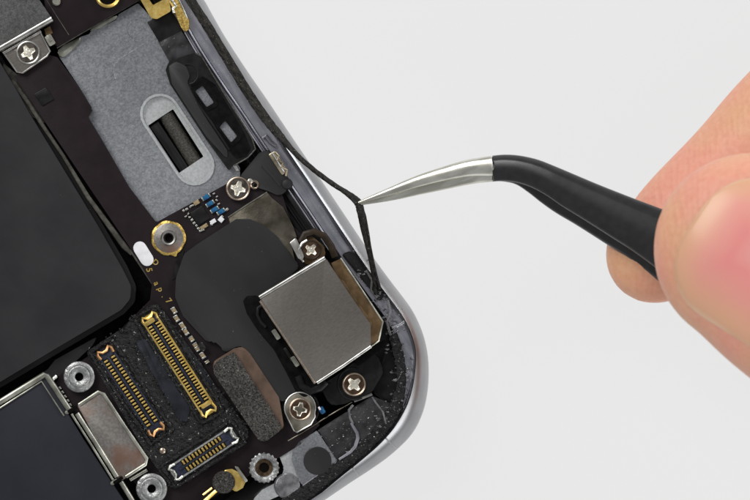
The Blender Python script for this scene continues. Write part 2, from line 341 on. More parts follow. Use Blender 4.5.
MB().tube([(57,48,0),(80,34,0),(110,16.5,0),(142,-2,0)],.8,6).build('board_edge',MT['boardedge'],LB)
# upper board
P1('upper_board',MT['board'],PH,rnd([(38,-60),(170,-60),(142,-2),(57,47),(48,38)],2,3),-8,1.2,.6,label='black board beyond the steel plate')
MB().tube([(43,-6,1.6),(56,15,1.6),(69,35,1.6)],.45,6).build('board_seam',MT['boardedge'],PH)
# --- battery
bat=[(-860,-1010),(-600,-900),(-10,46),(14,86),(31,116),(70,180),(98,226),(122,268),(131,286),(130,299),(121,310),(60,346),(0,382),(-330,585)]
BT=MB().prism(rnd(bat,[40,40,0,0,0,0,0,0,12,10,14,0,0,40],5),-30,8,7).build('battery',MT['batt'],PH,smooth=60,label='matt black battery with rounded edges')
bt2=[(-860,-1010),(-600,-900),(-7,43),(18,84),(35,114),(74,178),(102,223),(127,266),(136,286),(135,302),(124,314),(62,351),(0,388),(-330,592)]
MB().prism(rnd(bt2,[40,40,0,0,0,0,0,0,12,10,14,0,0,40],5),-26,-12,2.5).build('battery_tray',MT['film'],BT,smooth=60)
MB().tube([(-4,66,3),(16,97,3.5),(33,126,3.5),(72,188,3.5),(100,236,3.5),(121,272,3.5),(127,288,3.5),(125,300,3)],1.6,8,.6).build('wrap_seam',MT['rail'],BT)
# dark shelf under battery corner
P1('battery_shelf',MT['film'],PH,rnd([(0,404),(48,369),(55,360),(98,336),(92,346),(60,376),(46,380),(0,412)],2,3),-12,-6,.6)
P1('side_shelf',MT['boardedge'],PH,rnd([(2,62),(18,75),(30,100),(46,124),(40,121),(31,116),(8,80)],1,3),-10,-6,.6)

# --- top-left cover with its screwed flap
CV=P1('connector_cover',MT['shieldd'],PH,[(-120,-120),(0,-60),(38,-2),(51,17),(-2,47),(-90,60)],3,11,1.5,r=2,label='dark brushed steel cover with a screwed flap')
P1('flap',MT['shield'],CV,rnd([(-1,48),(38,29),(50,50),(48,55),(23,73),(17,72),(2,52)],[1,3,5,4,5,4,2],4),2,5,1)
MB().tube([(52,18.5,9),(25,34,9),(-3,50,9)],3.2,12,.8).build('folded_edge',MT['silver'],CV)
MB().tube([(41,31,6.5),(20,43,6.5),(3,53,6.5)],1.6,10,.8).build('folded_edge',MT['silver'],CV)
MB().tube([(3,52,5.2),(17,72,5.2),(22.5,73,5.2),(47,56,5.2),(50,51,5.2),(39,30,5.2)],.9,8,.7).build('flap_rim',MT['silver'],CV)
mb=MB().obox(50,40,7,11,-30,1,6,1,1).obox(49,38,3,7,-30,6,7.2,.5); mb.build('spring_contact',MT['cream'],PH)
P1('contact_tab',MT['brown'],PH,[(44,29),(50,26),(53,33),(46,36)],1,2.5,.4)

# --- screws
def screw(cx,cy,r,z,head='screwd',rim='screwr',rot=20,label=None,arm=.62):
    H=MB(); k=1-z/D
    # outer ring
    R=MB().lathe(cx,cy,[(r*.97,z-8),(r,z-1.5),(r*.97,z-.3),(r*.9,z),(r*.84,z-.3),(r*.80,z-1.4),(r*.80,z-4)],40,ref=z,open_=True)
    o=R.build('screw',MT[rim],PH,label=label)
    cr=[]
    a,wd=r*arm,r*.19
    base=[(a,-wd*.75),(a,wd*.75),(wd*1.3,wd*1.3),(wd*.75,a),(-wd*.75,a),(-wd*1.3,wd*1.3),(-a,wd*.75),(-a,-wd*.75),(-wd*1.3,-wd*1.3),(-wd*.75,-a),(wd*.75,-a),(wd*1.3,-wd*1.3)]
    c,s=math.cos(math.radians(rot)),math.sin(math.radians(rot))
    base=rnd(base,r*.06,3)
    cr=[(cx+x*c-y*s,cy+x*s+y*c) for x,y in base]
    MB().prism(circ(cx,cy,r*.81,36),z-6,z-1.2,0,[cr]).build('screw_face',MT[head],o)
    V=[];F=[];n=len(cr)
    for sc,zz in ((1.03,z-1.1),(.97,z-.5),(.86,z-.7),(.62,z-2.6),(.25,z-2.2)):
        for x,y in cr: V.append(Vector(((x-CX)*k/S+(x-cx)*(sc-1)/S,(CY-y)*k/S-(y-cy)*(sc-1)/S,zz/S)))
    for i in range(4):
        for j in range(n): l=(j+1)%n; F.append([i*n+j,i*n+l,(i+1)*n+l,(i+1)*n+j])
    F.append([4*n+j for j in range(n)])
    mk('cross_recess',V,F,MT['screwb'],o,smooth=50)  # recess metal brighter than the face: its reflections are painted in
    return o
screw(28,52.5,12,8,'screwd','silver',-28,'cross-head screw in the flap of the dark cover')
screw(238,188.5,12.2,6,'screwd','screwr',15,'cross-head screw beside the blue capacitors')
MB().tube([(303.5,262,9),(299.5,256,9.5),(299,249,9.5),(302,243,9),(307,240,9)],1.3,8).build('bright_crescent',MT['silver'],PH)
screw(311,250,10.2,10,'screwb0','brownd',40,'cross-head screw above the large shield')
screw(300,409.5,11.5,8,'screwb0','screwr',12,'cross-head screw on the pear-shaped washer')
screw(354,384.5,12,8,'screwb0','screwr',48,'bronze cross-head screw below the large shield')
# standoffs
def standoff(cx,cy,r,z,hr,knurl=0,mat='grain',holem='hole',label=None,rings=True):
    pr=[(r*.9,z-10),(r*.98,z-2),(r,z-1),(r*.93,z)]
    if rings: pr+=[(r*.78,z+.2),(r*.73,z-.6),(r*.66,z-.5),(r*.62,z+.2),(hr*1.6,z+.1)]
    pr+=[(hr*1.15,z-.4 if not rings else z-1),(hr,z-1.5),(hr*.95,z-7)]
    b=MB().lathe(cx,cy,pr,72 if knurl else 40,knurl,.035 if knurl else 0,ref=z,open_=True)
    o=b.build('standoff',MT[mat],PH,label=label,smooth=45)
    MB().lathe(cx,cy,[(hr*.97,z-8.5),(hr*.97,z-7),(hr*.4,z-7.6)],24,ref=z).build('bore',MT[holem],o)
    if holem=='holeb': MB().lathe(cx,cy,[(hr*.55,z-7.5),(hr*.5,z-6.2)],24,ref=z).build('bore',MT['hole'],o)
    return o
standoff(79,377,15.5,8,4.3,label='grey ringed standoff beside the bare battery corner')
standoff(151.5,489,15.5,8,4.3,label='grey ringed standoff below the bronze shield')
standoff(264,468,15,8,9,knurl=20,holem='holeb',rings=False,label='knurled standoff with a brown bore')
# gold washer with ring
b=MB().lathe(168.5,238,[(17,0),(17.4,1.2),(16.5,2),(14,2.2),(14.6,1)],48,7,.015,open_=True); WS=b.build('gold_washer',MT['golddk'],PH)
b=MB().lathe(168.5,238,[(15,.5),(14.8,2.4),(14,2.8),(8,2.8),(7.6,3)],40,open_=True); b.build('disc',MT['pink'],WS)
b=MB().lathe(168.5,238,[(8.2,2),(8,4.6),(6.8,6),(5.2,5.6),(4,3),(3.8,-1)],32,open_=True); b.build('ring',MT['silver'],WS)
MB().lathe(168.5,238,[(4.4,-1),(4.4,.6),(1,.4)],20).build('bore',MT['hole'],WS)
MB().obox(174,254,6,4,20,0,1.8,.6,1).build('washer_tab',MT['golddk'],WS)
P1('white_pad',MT['white'],LB,capsule((139.8,248),(147,259.5),6.6),0,1.2,.4)

# --- gold lettering on the board
def text(ch,x,y,size,rot,mat,parent,z=.3):
    cu=bpy.data.curves.new('t','FONT'); cu.body=ch; cu.size=size/S; cu.extrude=.3/S; cu.align_x='CENTER'; cu.align_y='CENTER'; cu.offset=.14/S
    ob=bpy.data.objects.new('t',cu); COL.objects.link(ob); bpy.context.view_layer.update()
    me=bpy.data.meshes.new_from_object(ob.evaluated_get(bpy.context.evaluated_depsgraph_get()))
    V=[v.co.copy() for v in me.vertices]; F=[list(p.vertices) for p in me.polygons]
    bpy.data.objects.remove(ob); c,s=math.cos(rot),math.sin(rot); o=W(x,y,z)
    V=[Vector((v.x*c-v.y*s,v.x*s+v.y*c,v.z))+o for v in V]
    return mk('printed_character',V,F,mat,parent)
for ch,x,y,sz,rt in (('5',149,270,9,-78),('D',155.5,262.5,8,-40),('a',156.5,283.5,8.5,-70),('p',160.5,289.5,8.5,-70),('.',163.5,296,7,-57),('7',168.5,301,9,-52)):
    text(ch,x,y,sz*.95,math.radians(rt),MT['gold'],LB)

# --- little components
def smd(x,y,lx,ly,ang,body,par=LB,z=0,h=2.2,ends=True):
    o=MB().obox(x,y,lx*(.56 if ends else 1),ly,ang,z,z+h,.4).build('capacitor',MT[body],par)
    if ends:
        return o
for x,y in ((206,197),(210,203.5),(214.5,209.5),(221,211.5)): smd(x,y,6.6,4.4,-32,'blue',h=3,ends=False)
for x,y in ((206,197),(210,203.5),(214.5,209.5),(221,211.5)):
    for sg in (-1,1):
        c,s=math.cos(math.radians(-32)),math.sin(math.radians(-32)); MB().obox(x+sg*4*c,y+sg*4*s,1.4,4.2,-32,0,2.4,.4).build('solder_point',MT['tin'],LB)
for x,y in ((214,194),(217,197),(184,211),(187,209),(190,207),(193,205.5),(188,214),(190,217),(192,220),(194,223),(196,226),(198.5,229),(200,231),(203,229.5),(212,224),(186,216.5),(217,200.5),(219,204),(227,209),(222,217)):
    MB().obox(x+random.uniform(-.5,.5),y+random.uniform(-.5,.5),random.uniform(1.6,3.2),random.uniform(1.4,2.6),random.uniform(-60,0),0,2,.4).build('solder_point',MT['tin'],LB)
smd(196.5,202.5,6,4.2,-32,'tan',ends=False); smd(204,226.5,8,3.6,-32,'tan',ends=False); smd(213,221.5,6,4,-32,'white',ends=False); smd(221,219.5,5,5,-50,'white',ends=False)
P1('chip',MT['blk'],LB,rnd([(190,213),(202,205.5),(210,218),(198,225.5)],.6,2),0,2.5,.5)
# column of small components beside the gold connector
for i,(x,y,l) in enumerate(((174,310.5,7),(176.5,318.5,7),(182.5,326,8),(185.5,331.5,8),(191.5,339,6),(195.5,345.5,6),(197.5,349,5),(202.5,355.5,7),(207,362,3))):
    o=MB().obox(x,y,l*.5,4.4,57,0,2.4,.4).build('capacitor',MT['tan'],LB)
    q=MB()
    for sg in (-1,1): q.obox(x+sg*l*.36*.545,y+sg*l*.36*.838,l*.26,4.8,57,0,2.7,.5)
    q.build('end_cap',MT['tin'],o)

# --- upper right: black bracket with two windows
BR=MB().prism(rnd([(165.5,70),(169,61),(184,56),(194,52.5),(201,57),(228,100),(252,139),(255,150),(247,158),(232,166),(229,171),(205,138),(170,84)],[4,6,3,6,6,0,3,7,6,3,3,0,5],4),-10,-1.5,0,
     [rnd([(195,91),(202.5,85.5),(214,102.5),(206.5,107)],1.5,3),rnd([(219.5,127),(225,120.5),(237,136),(231,142.5)],1.5,3)]).build('window_bracket',MT['blk'],PH,label='black plastic bracket with two small windows')
wl=[rnd([(195,91),(202.5,85.5),(214,102.5),(206.5,107)],1.5,3),rnd([(219.5,127),(225,120.5),(237,136),(231,142.5)],1.5,3)]
MB().prism(rnd([(190,83),(203,76),(215,84),(244,132),(251,149),(246,156),(236,159),(228,149),(212,122),(198,105)],[3,4,4,0,4,4,4,2,0,0],4),-1.6,-1.0,0,wl).build('dark_well',MT['floor'],BR)
P1('raised_flank',MT['film'],BR,rnd([(168,66),(176,61),(186,66),(190,76),(187,82),(197,105),(209,123),(227,150),(228,160),(206,136),(172,84)],[4,4,4,4,2,0,0,3,3,0,4],4),-1.5,-.3,.8)
MB().tube([(195,52.6,-1.5),(202,57,-1.2),(228,100,-1.2),(252,138,-1.2),(255.5,149,-1.2),(248,157.5,-1.4),(234,165.5,-1.5)],.8,8).build('rim_bead',MT['rollr'],BR)
MB().tube([(174,76,-1.3),(186,82,-1.2),(197,103,-1.2),(211,122,-1.2),(229,150,-1.3)],1.3,8,.7).build('rim_bead',MT['rail'],BR)
MB().tube([(188+10*math.cos(a),74+10*math.sin(a),-1.3) for a in [math.radians(t) for t in range(-120,100,20)]],.8,8).build('rim_bead',MT['rail'],BR)
P1('window_backing',MT['steel'],BR,[(188,82),(205,78),(245,140),(228,150)],-8,-4.0,0)
for hp in ([(195,91),(202.5,85.5),(214,102.5),(206.5,107)],[(219.5,127),(225,120.5),(237,136),(231,142.5)]):
    c_=(sum(p[0] for p in hp)/4,sum(p[1] for p in hp)/4); o_=[(c_[0]+(p[0]-c_[0])*1.55,c_[1]+(p[1]-c_[1])*1.42) for p in hp]
    MB().prism(rnd(o_,3,4),-2,-.2,0,[rnd(hp,1.5,3)]).build('window_frame',MT['floor'],BR)
P1('grey_film',MT['smoke'],PH,rnd([(158,41),(181,30),(196,53),(184,57),(170,63)],1,2),-6,-4.2,.4)
P1('black_tape',MT['blk'],PH,rnd([(147,22),(172,8),(183,30),(159,42)],1,2),-6,-3.8,.4)
P1('edge_strip',MT['steelL'],PH,[(150,26),(153,25),(190,84),(229,150),(240,171),(236,171),(187,88)],-9.3,-7,.5)
# gold antenna frame at the top
MB().prism(rnd([(136,-14),(139,-3),(151,18),(157,19),(171,11),(170,5),(164,-14)],[0,2,5,4,3,2,0],4),2,6,0,[rnd([(144,-8),(153,5),(164,-1),(160,-9)],1,3)]).build('gold_frame',MT['gold'],PH)
GS=MB().prism(rnd([(167,-12),(176,-6),(189,20),(189,29),(185,32),(181,27),(174,10),(168,0)],2,4),-2,5,1.4).build('gold_spring',MT['golddk'],PH)
MB().tube([(170,-6,6),(172,0,6),(176,6,6),(173,8,6),(174,13,6)],1.6,8).build('solder_blob',MT['tin'],GS)
MB().tube([(176,-6,5),(183,8,5),(188,20,4)],1,8).build('bright_edge',MT['silver'],GS)
# top posts
b=MB().lathe(107.5,-5,[(13,1),(12.5,6),(11,7),(9.5,6),(9,2)],36,open_=True); GR=b.build('gold_ring',MT['gold'],PH); MB().lathe(107.5,-5,[(9.2,1.5),(9.2,2.2),(3,2)],24).build('bore',MT['hole'],GR)
MB().lathe(56,1,[(4.5,1),(4.5,4),(3.5,5),(1,5)],24).build('pin',MT['cream'],PH)

# --- spring contact at the rim and rubber bung
RB=P1('rubber_bung',MT['film'],PH,rnd([(240,176),(259,153),(268,149),(287,175),(290,184),(284,194),(277,195),(268,191),(252,186)],[2,6,4,5,5,5,3,2,3],4),-2,3,2,label='soft black bung under the side contact')
SC=P1('side_contact',MT['beige'],PH,rnd([(268,154.5),(275,150.5),(288,171),(282,175.5)],1.5,3),3,7,1)
MB().tube([(275,152,8),(279,156,8),(277,160,8),(283,163,8),(281,167,8),(287,170,8),(286,176,8)],1.3,8).build('squiggle_wire',MT['beige'],SC)
MB().tube([(272,153,8),(284,172,8)],1.1,8).build('fold',MT['silver'],SC)
MB().lathe(287,184,[(5.5,0),(5.8,3),(4.5,5),(2,5.8)],20).build('bung_tip',MT['film'],RB)
MB().tube([(262,166,3),(270,174,3.4),(280,186,3)],1.4,8,.4).build('bung_rib',MT['film'],RB)
MB().lathe(254,184.5,[(4.6,1),(4.8,4),(3.8,5),(2.6,4.4),(2.3,2)],20).build('grommet',MT['screwr'],PH); MB().lathe(255.5,185.5,[(2,4.6),(1.8,5)],16).build('bore',MT['hole'],PH)
MB().lathe(250,181,[(2.5,1),(2.5,4.5),(1,5)],16).build('solder_bead',MT['tin'],PH)
P1('rail_clip',MT['rail'],PH,rnd([(284,192),(290,188),(330,250),(322,246),(310,232)],2,3),-10,-2,1.5)
MB().tube([(263,138,-2),(266,136,-1),(270,142,-1),(276,146,-2)],2,8).build('solder_bead',MT['lip'],PH)

# --- olive plate, big black flex, screw surroundings
P1('corner_plate',MT['plate'],PH,rnd([(228,217.5),(267,192),(272,198),(283,207),(293,226),(297,238),(291,243),(296,262),(240,262)],1.5,3),.5,3,.7,label='olive steel plate with concave lower edge')
MB().tube([(228,217.3,3.2),(247,204.6,3.2),(267,192,3.2)],.7,6).build('plate_edge',MT['cream'],PH)
flex=[(236,219),(250,219),(263,225),(277,236),(290,254),(300,266),(266,300),(262,312),(300,384),(296,392),(284,402),(279,400),(250,354),(243,346),(236,347),(224,353),(221,347),(214,341),(207,342),(183,316),(175,297),(176,278),(184,254),(196,245)]
FX=P1('black_flex',MT['film'],PH,rnd(flex,[5,8,8,8,8,4,4,4,3,3,3,2,4,4,3,3,4,5,4,10,10,10,8,6],4),2.6,6,1.1,label='wide sheet of smooth dark grey film')
P1('board_strip',MT['boardedge'] if False else MT['rail'],PH,[(176,262),(184,250),(180,275),(172,280)],.2,.9,0)
AR=MB().tube([(301,242,6),(305,234,7),(314,231.5,7),(324,236,7),(331,246,6),(335,257,5)],3.6,10,.8).build('dark_arch',MT['brownd'],PH)
P1('silver_tab',MT['silver'],PH,rnd([(289,243),(296,237),(299,244),(304,256),(303,263),(298,258)],2,3),6,10.5,1.2)
P1('tab_base',MT['brown'],PH,rnd([(298,240),(312,236),(324,246),(326,256),(305,266)],4,4),1,4,.8)

# --- large shield with its brown flange
SH=P1('shield_can',MT['shield'],PH,rnd([(259.5,299),(326,258.5),(346,289),(357,305),(370.5,324),(371,345.5),(316,383)],[2,2,0,0,3,2,2],4),4,26,1.6,label='large brushed steel shield with a chamfered corner')
MB().tube([(259.5,297.5,25),(292,277.7,25),(325,257.8,25)],2.5,12,.9).build('folded_edge',MT['silver'],SH)  # fold of the shield, its highlight painted in as brighter silver
MB().tube([(317,383,25),(343,366,25),(371,346.5,25)],1.7,10,.9).build('folded_edge',MT['silver'],SH)  # lower fold, the bright line of light put in as silver colour
MB().tube([(260,301,25),(287,341,25),(315,383.5,25)],1.3,10,.9).build('copper_edge',MT['copper'] if False else MT['screwr'],SH)
FL=P1('flange',MT['brown'],SH,rnd([(331,263),(341,258.5),(383,322),(378.5,341),(370,346),(360,330)],[1,2,3,3,2,0],4),4,17,.8)
MB().tube([(340.5,258,17),(362,290,17),(382.8,321.8,17),(378.8,341,17),(371,346.5,17)],1.0,8).build('bright_edge',MT['cream'],FL)
P1('flange_step',MT['brown'],SH,[(338,277),(344,281),(360,305),(372,322),(371,332),(340,290)],17,19,.5)
P1('clip_channel',MT['floor'],PH,rnd([(243,301),(247,296),(256,295.5),(264,302),(320,386),(305,398),(296,392),(286,372),(274,350),(262,336),(256,328),(247,314)],[3,3,3,0,0,4,4,2,2,2,2,4],4),5.4,6.6,.4)
MB().tube([(262,305.5,7),(258,308,7.5),(257.5,315,8),(261,322,8),(266,327,7)],1.7,10,.8).build('clip_arch',MT['rail'],PH)
P1('clip_block',MT['blk'],PH,rnd([(283,349),(286,347),(294,360),(291,362)],1,3),6,9,.6)
for x,y in ((276,334.5),(295,361.5)):
    MB().obox(x,y,11,4.6,57,9,12.5,.9,.8).build('clip_tab',MT['cream'],SH)
MB().tube([(298,376,8),(302,386,8),(311,391,8),(320,388,7),(326,382,6)],4,10,.7).build('black_arch',MT['blk'],PH)
# base of bronze screw: black boss
P1('screw_boss',MT['blk'],PH,rnd([(320,386),(336,376),(368,352),(378,356),(384,372),(372,392),(345,404),(330,406)],[4,4,3,6,8,8,8,8],5),0,5,1.5)
MB().tube([(354+16*math.cos(a),384+16*math.sin(a),5.2) for a in [math.radians(t) for t in range(60,300,15)]],1,8).build('boss_rim',MT['rail'],PH)
P1('boss_step',MT['floor'],PH,[(352,358),(385,340),(388,344),(358,366)],5.1,9,.6)
# pear washer
pear=[(300+15.5*math.cos(a),408+15.5*math.sin(a)) for a in [math.radians(t) for t in range(150,390,12)]]+[(315,417),(311,424.5),(297,432.5),(294,431),(287,417)]
P1('pear_washer',MT['nickel'],PH,pear,3,6.4,1.0,label='silver pear-shaped washer under its screw')
MB().tube([(x,y,6.4) for x,y in pear]+[(pear[0][0],pear[0][1],6.4)],.8,8).build('washer_lip',MT['silver'],PH)
b=MB().lathe(300,409,[(19.5,-2),(19.5,1.6),(18.5,2.4),(17,2),(16.5,0)],40,open_=True); b.build('black_collar',MT['blk'],PH)
MB().obox(322,410.5,5,7,-30,4,8,1,1).build('blue_led',MT['blue'],PH)
MB().obox(319.5,408.5,2,3.5,-30,4,9,.5,.5).build('led_tip',MT['white'],PH)

# --- foam pad on bronze adhesive
PD=P1('foam_pad',MT['foam'],PH,rnd([(213.5,366),(217,361),(234,352),(281,425),(280,431),(266,441.5),(259,441),(214,374)],[3,3,2,3,3,4,4,3],4),3,13,2.2,label='speckled grey foam pad on bronze adhesive')
P1('adhesive_layer',MT['bronze'],PD,rnd([(212.5,368),(214,361),(234,348.5),(243,346.5),(250,353.5),(279,397.5),(281,409),(284,427),(280,431)],[3,5,6,6,4,4,3,4,3],4),3,8,1.2)

# --- connector field
FD=P1('connector_gasket',MT['dust'],PH,rnd([(86,352),(118,331),(125,328),(130,320),(148,306),(156,303),(165,313),(200,362),(216,386),(240,418),(249,431),(247,440),(180,487),(172,489),(158,470),(145,452)],3,4),1,6,2,label='dusty black foam gasket round the connectors')
mb=MB()
rd=random.Random(5)
for k in range(150):      # frayed crumbs of the gasket
    t=rd.random(); e=rd.choice([((88,352),(122,330)),((130,320),(154,305)),((158,306),(214,384)),((90,356),(168,484)),((175,488),(246,438)),((216,386),(248,432)),((122,332),(185,425)),((150,440),(232,418)),((204,414),(236,424)),((165,325),(215,395))])
    x=e[0][0]*(1-t)+e[1][0]*t+rd.gauss(0,2); y=e[0][1]*(1-t)+e[1][1]*t+rd.gauss(0,2); l=rd.uniform(1.2,4)
    mb.obox(x,y,l,rd.uniform(.8,2),rd.uniform(0,180),4.5,6+rd.uniform(.4,2.2),.3)
fr=mb.build('gasket_crumbs',MT['dust'],FD); fr['kind']='stuff'
def connector(a,b,hw,n,body,frame,pins,clip,z=5,tongue='navy',label=None,lead=11,row=.56,pl=4.7,flen=None):
    a=Vector(a); b=Vector(b); d=(b-a); Ln=d.length; d.normalize(); q=Vector((-d.y,d.x)); ang=math.degrees(math.atan2(d.y,d.x)); c=(a+b)/2
    def pt(t,s): r=c+d*t+q*s; return (r.x,r.y)
    h=Ln/2
    o=MB().prism(rnd([pt(-h,-hw),pt(h,-hw),pt(h,hw),pt(-h,hw)],1.6,3),z-3,z+2.2,.6).build('board_connector',MT[body],PH,label=label)
    MB().prism(rnd([pt(-h-1,-hw-1),pt(h+1,-hw-1),pt(h+1,hw+1),pt(-h-1,hw+1)],2,3),z-2,z+3.2,0,[rnd([pt(-h+.8,-hw+.8),pt(h-.8,-hw+.8),pt(h-.8,hw-.8),pt(-h+.8,hw-.8)],1.4,3)]).build('frame',MT[frame],o)
    tw=hw*.16
    MB().prism([pt(-h+8,-tw),pt(h-8,-tw),pt(h-8,tw),pt(-h+8,tw)],z,z+3.6,.6).build('tongue',MT[tongue],o)
    for sg in (-1,1):
        e_=h-lead+2; MB().prism([pt(-e_,sg*hw*row-pl*.55),pt(e_,sg*hw*row-pl*.55),pt(e_,sg*hw*row+pl*.55),pt(-e_,sg*hw*row+pl*.55)],z,z+2.8,0).build('contact_bed',MT['hole'],o)
        for i in range(n):
            m=MB()
            t=(-h+lead)+(Ln-2*lead)*i/(n-1); x,y=pt(t,sg*hw*row)
            m.obox(x,y,(Ln-2*lead)/(n-1)*.62,pl,ang,z+1.5,z+5.2,1.0)
            m.build('contact',MT[pins],o)
    for sg in (-1,1):
        m=MB()
        P_=[pt(sg*(h-7),-hw*.95),pt(sg*(h-2),-hw*1.05),pt(sg*(h+1),-hw*.8),pt(sg*(h-2),-hw*.3),pt(sg*(h-2),hw*.3),pt(sg*(h+1),hw*.8),pt(sg*(h-2),hw*1.05),pt(sg*(h-7),hw*.95)]
        m.tube([(x,y,z+3.6) for x,y in P_],1.7,8); m.build('end_clip',MT[clip],o)
    return o
connector((103.5,350),(158,432),7.6,22,'navy','navy','gold','copper',label='navy connector with copper end clips')
connector((148,316),(210,413),7.4,29,'navy','gold','gold','gold',label='gold-framed connector, the longest of three')
connector((173,474),(234,434),7.6,12,'navy','grain','gold','tin',row=.5,label='short connector with silver end clips',lead=15)
mb=MB()
for x,y,a_ in ((149.5,322,-32),(206,404.5,-32)): mb.obox(x,y,11,4.5,a_,8,11,1,1)
mb.build('gold_end_block',MT['gold'],PH)
MB().lathe(162.5,451,[(3,6),(3,8),(1.5,9)],16).build('bronze_dot',MT['screwr'],PH)
def bead_loop(a,b,hw,seed):
    a=Vector(a);b=Vector(b);d=(b-a).normalized();q=Vector((-d.y,d.x)); a=a-d*5;b=b+d*5; rd=random.Random(seed); P_=[]
    cs=[a-q*hw,b-q*hw,b+q*hw,a+q*hw,a-q*hw]
    for u,v in zip(cs[:-1],cs[1:]):
        n_=max(2,int((v-u).length/5))
        for k in range(n_): w_=u.lerp(v,k/n_); P_.append((w_.x+rd.uniform(-.6,.6),w_.y+rd.uniform(-.6,.6),6+rd.uniform(-.6,.8)))
    P_.append(P_[0]); MB().tube(P_,[rd.uniform(1.6,2.8) for _ in P_],8,.9).build('gasket_rim',MT['dust'],FD,smooth=50)
bead_loop((103.5,350),(159,433),13,1); bead_loop((148,316),(210,413),13,2); bead_loop((173,474),(234,434),13,3)
P1('gasket_ridge',MT['navyd'],FD,rnd([(135,343),(145,338),(190,408),(187,424),(178,418)],3,4),5.5,7.5,1)
P1('gasket_ridge',MT['navyd'],FD,rnd([(180,345),(184,343),(212,384),(210,392)],2,4),5.5,7,1)
MB().obox(202,347,9,6,57,4,7,1.5,2).build('gasket_ridge',MT['dust'],FD)

# --- small bronze shield and big navy panel, bottom left
SS=P1('small_shield',MT['pink'],PH,rnd([(77,405),(98.5,392),(104,395),(147,459),(145,465),(120,482)],[2,3,3,4,3,2],4),1,9,1,label='stained bronze shield in a pale tinned frame')
MB().tube([(79,405,9),(98.5,392,9.5),(103.5,394,9.5),(125,427,9.5),(147,459,9.5),(145.5,464.5,9.5),(126,477,9)],1.9,10,.8).build('rim_frame',MT['cream'],SS)
MB().tube([(130,480,6),(147,470,6)],2,10,.8).build('rim_frame',MT['cream'],SS)
NP=P1('navy_shield',MT['panel'],PH,[(-260,560),(-60,436),(0,401),(44,377),(68,414),(84,440),(118,492),(170,570),(-120,740)],1,8,1,r=2,label='dark navy shield panel in a tinned frame')
MB().tube([(-60,439,9),(0,402,9),(44.5,374.5,9),(47,376,9),(69,409.5,9)],3.0,12,.7).build('rim_frame',MT['cream'],NP)
MB().tube([(-60,444.5,9.2),(0,408,9.2),(41.5,381.5,9.2),(64,416,9.2)],1.0,8,.8).build('rim_frame',MT['cream'],NP)
MB().tube([(77,413.5,9),(97,445,9),(117,477,9)],2.5,12,.8).build('rim_frame',MT['cream'],NP)
MB().tube([(71.5,414,9),(92,446,9),(113,480,9)],1.2,10,.8).build('rim_frame',MT['cream'],NP)
MB().tube([(121,482,9),(135,505,9),(170,560,9)],2.6,12,.8).build('rim_frame',MT['cream'],NP)
for x,y in ((69,411),(114.5,482)): MB().obox(x,y,9,4,-32,3,9.5,1,1.5).build('frame_notch',MT['cream'],NP); MB().obox(x+3.5,y-1.5,11,3.4,-32,9.5,10.4,.3,1.5).build('notch_gap',MT['hole'],NP)
MB().tube([(52,380,4),(57,376,4)],2,8).build('solder_bead',MT['tin'],PH)
for i in range(5): MB().obox(60+i*2.6,388+i*4.2,3,2.2,57,1,4,.6).build('solder_bead',MT['tin'],PH)

# --- bottom: speckled disc and gold contact, clear plates
DC=MB().lathe(223.5,482.5,[(11.2,2),(11.4,10),(10.4,11.6),(4,12)],36).build('foam_disc',MT['foam'],PH,label='round speckled foam disc on a gold contact')
P1('gold_contact',MT['gold'],PH,rnd([(224,470),(232,469),(238,472),(246,481),(243,488),(236,492),(226,486)],2,4),3,9,1)
P1('contact_wing',MT['cream'],PH,rnd([(234,466),(238,467),(248,481),(245,483)],1,3),4,10,.6)
MB().tube([(217,490,6),(207,499,6),(195,510,6)],2.2,8).tube([(212,488,6),(203,495,6)],1.3,8).build('gold_lead',MT['gold'],PH)
P1('pale_plate',MT['steelL'],PH,rnd([(276,450),(286,441),(297,440),(310,432),(300,446),(296,462),(300,480),(297,488),(270,500),(248,505),(262,490),(281,480),(284,468)],3,3),-8,-2,.8)
LP=MB().prism(rnd([(292,462),(292,452),(299,442),(317,430.5),(338,462.5),(325,471),(303,487),(299,480)],[5,6,4,1,1,0,3,4],4),-4,0,.8).build('grey_plate',MT['steel'],PH,label='smooth grey plate with a black round pad')
MB().lathe(317.5,461,[(14,0),(14,1),(13.5,1.4)],40).build('black_dot',MT['film'],LP)
MB().lathe(287,486,[(13,-2),(13,-.5),(11.5,0),(10.5,-.5)],36).build('grey_button',MT['clearp'],PH)
P1('smoked_window',MT['smoke'],PH,rnd([(318,430),(348,411),(372,396),(392,404),(398,418),(380,436),(352,453),(338,462)],[1,2,3,6,6,4,3,1],4),-6,-.6,.6,label='smoked film over the bottom corner')
MB().tube([(288,441,0),(300,434,0),(330,415,0),(352,402,0)],.7,8).build('edge_wire',MT['plate'],PH)
MB().tube([(372,394,1),(362,398,1),(354,401,1)],1.8,8,.7).build('edge_wire',MT['silver'],PH)
MB().tube([(351,423,1),(357,433,1),(358,438,1),(355,447,1),(350,452.5,1),(339,459.5,1)],[1.6,2,2.2,1.9,1.6,1.3],8,.7).build('silver_trace',MT['lip'],PH)
MB().tube([(353,405,.4),(349,410,.4),(350,418,.4),(353,424,.4)],1.4,8,.6).build('clear_bead',MT['clearp'],PH)
MB().tube([(338,462,.4),(325,470.5,.4),(303,486,.4)],1.0,8,.6).build('edge_wire',MT['lip'],PH)
MB().tube([(372,397,.4),(376,403,.4),(383,412,.4),(386,424,.4)],1.1,8,.6).build('clear_bead',MT['clearp'],PH)
P1('corner_block',MT['blk'],PH,rnd([(345,262),(352,260),(372,290),(396,318),(404,350),(404,392),(392,408),(372,392),(386,350),(386,320)],4,4),-22,-6,2)
P1('corner_wedge',MT['rail'],PH,rnd([(341,254),(350,251),(360,257),(384,296),(380,302),(372,292)],3,4),-8,0,1.8)
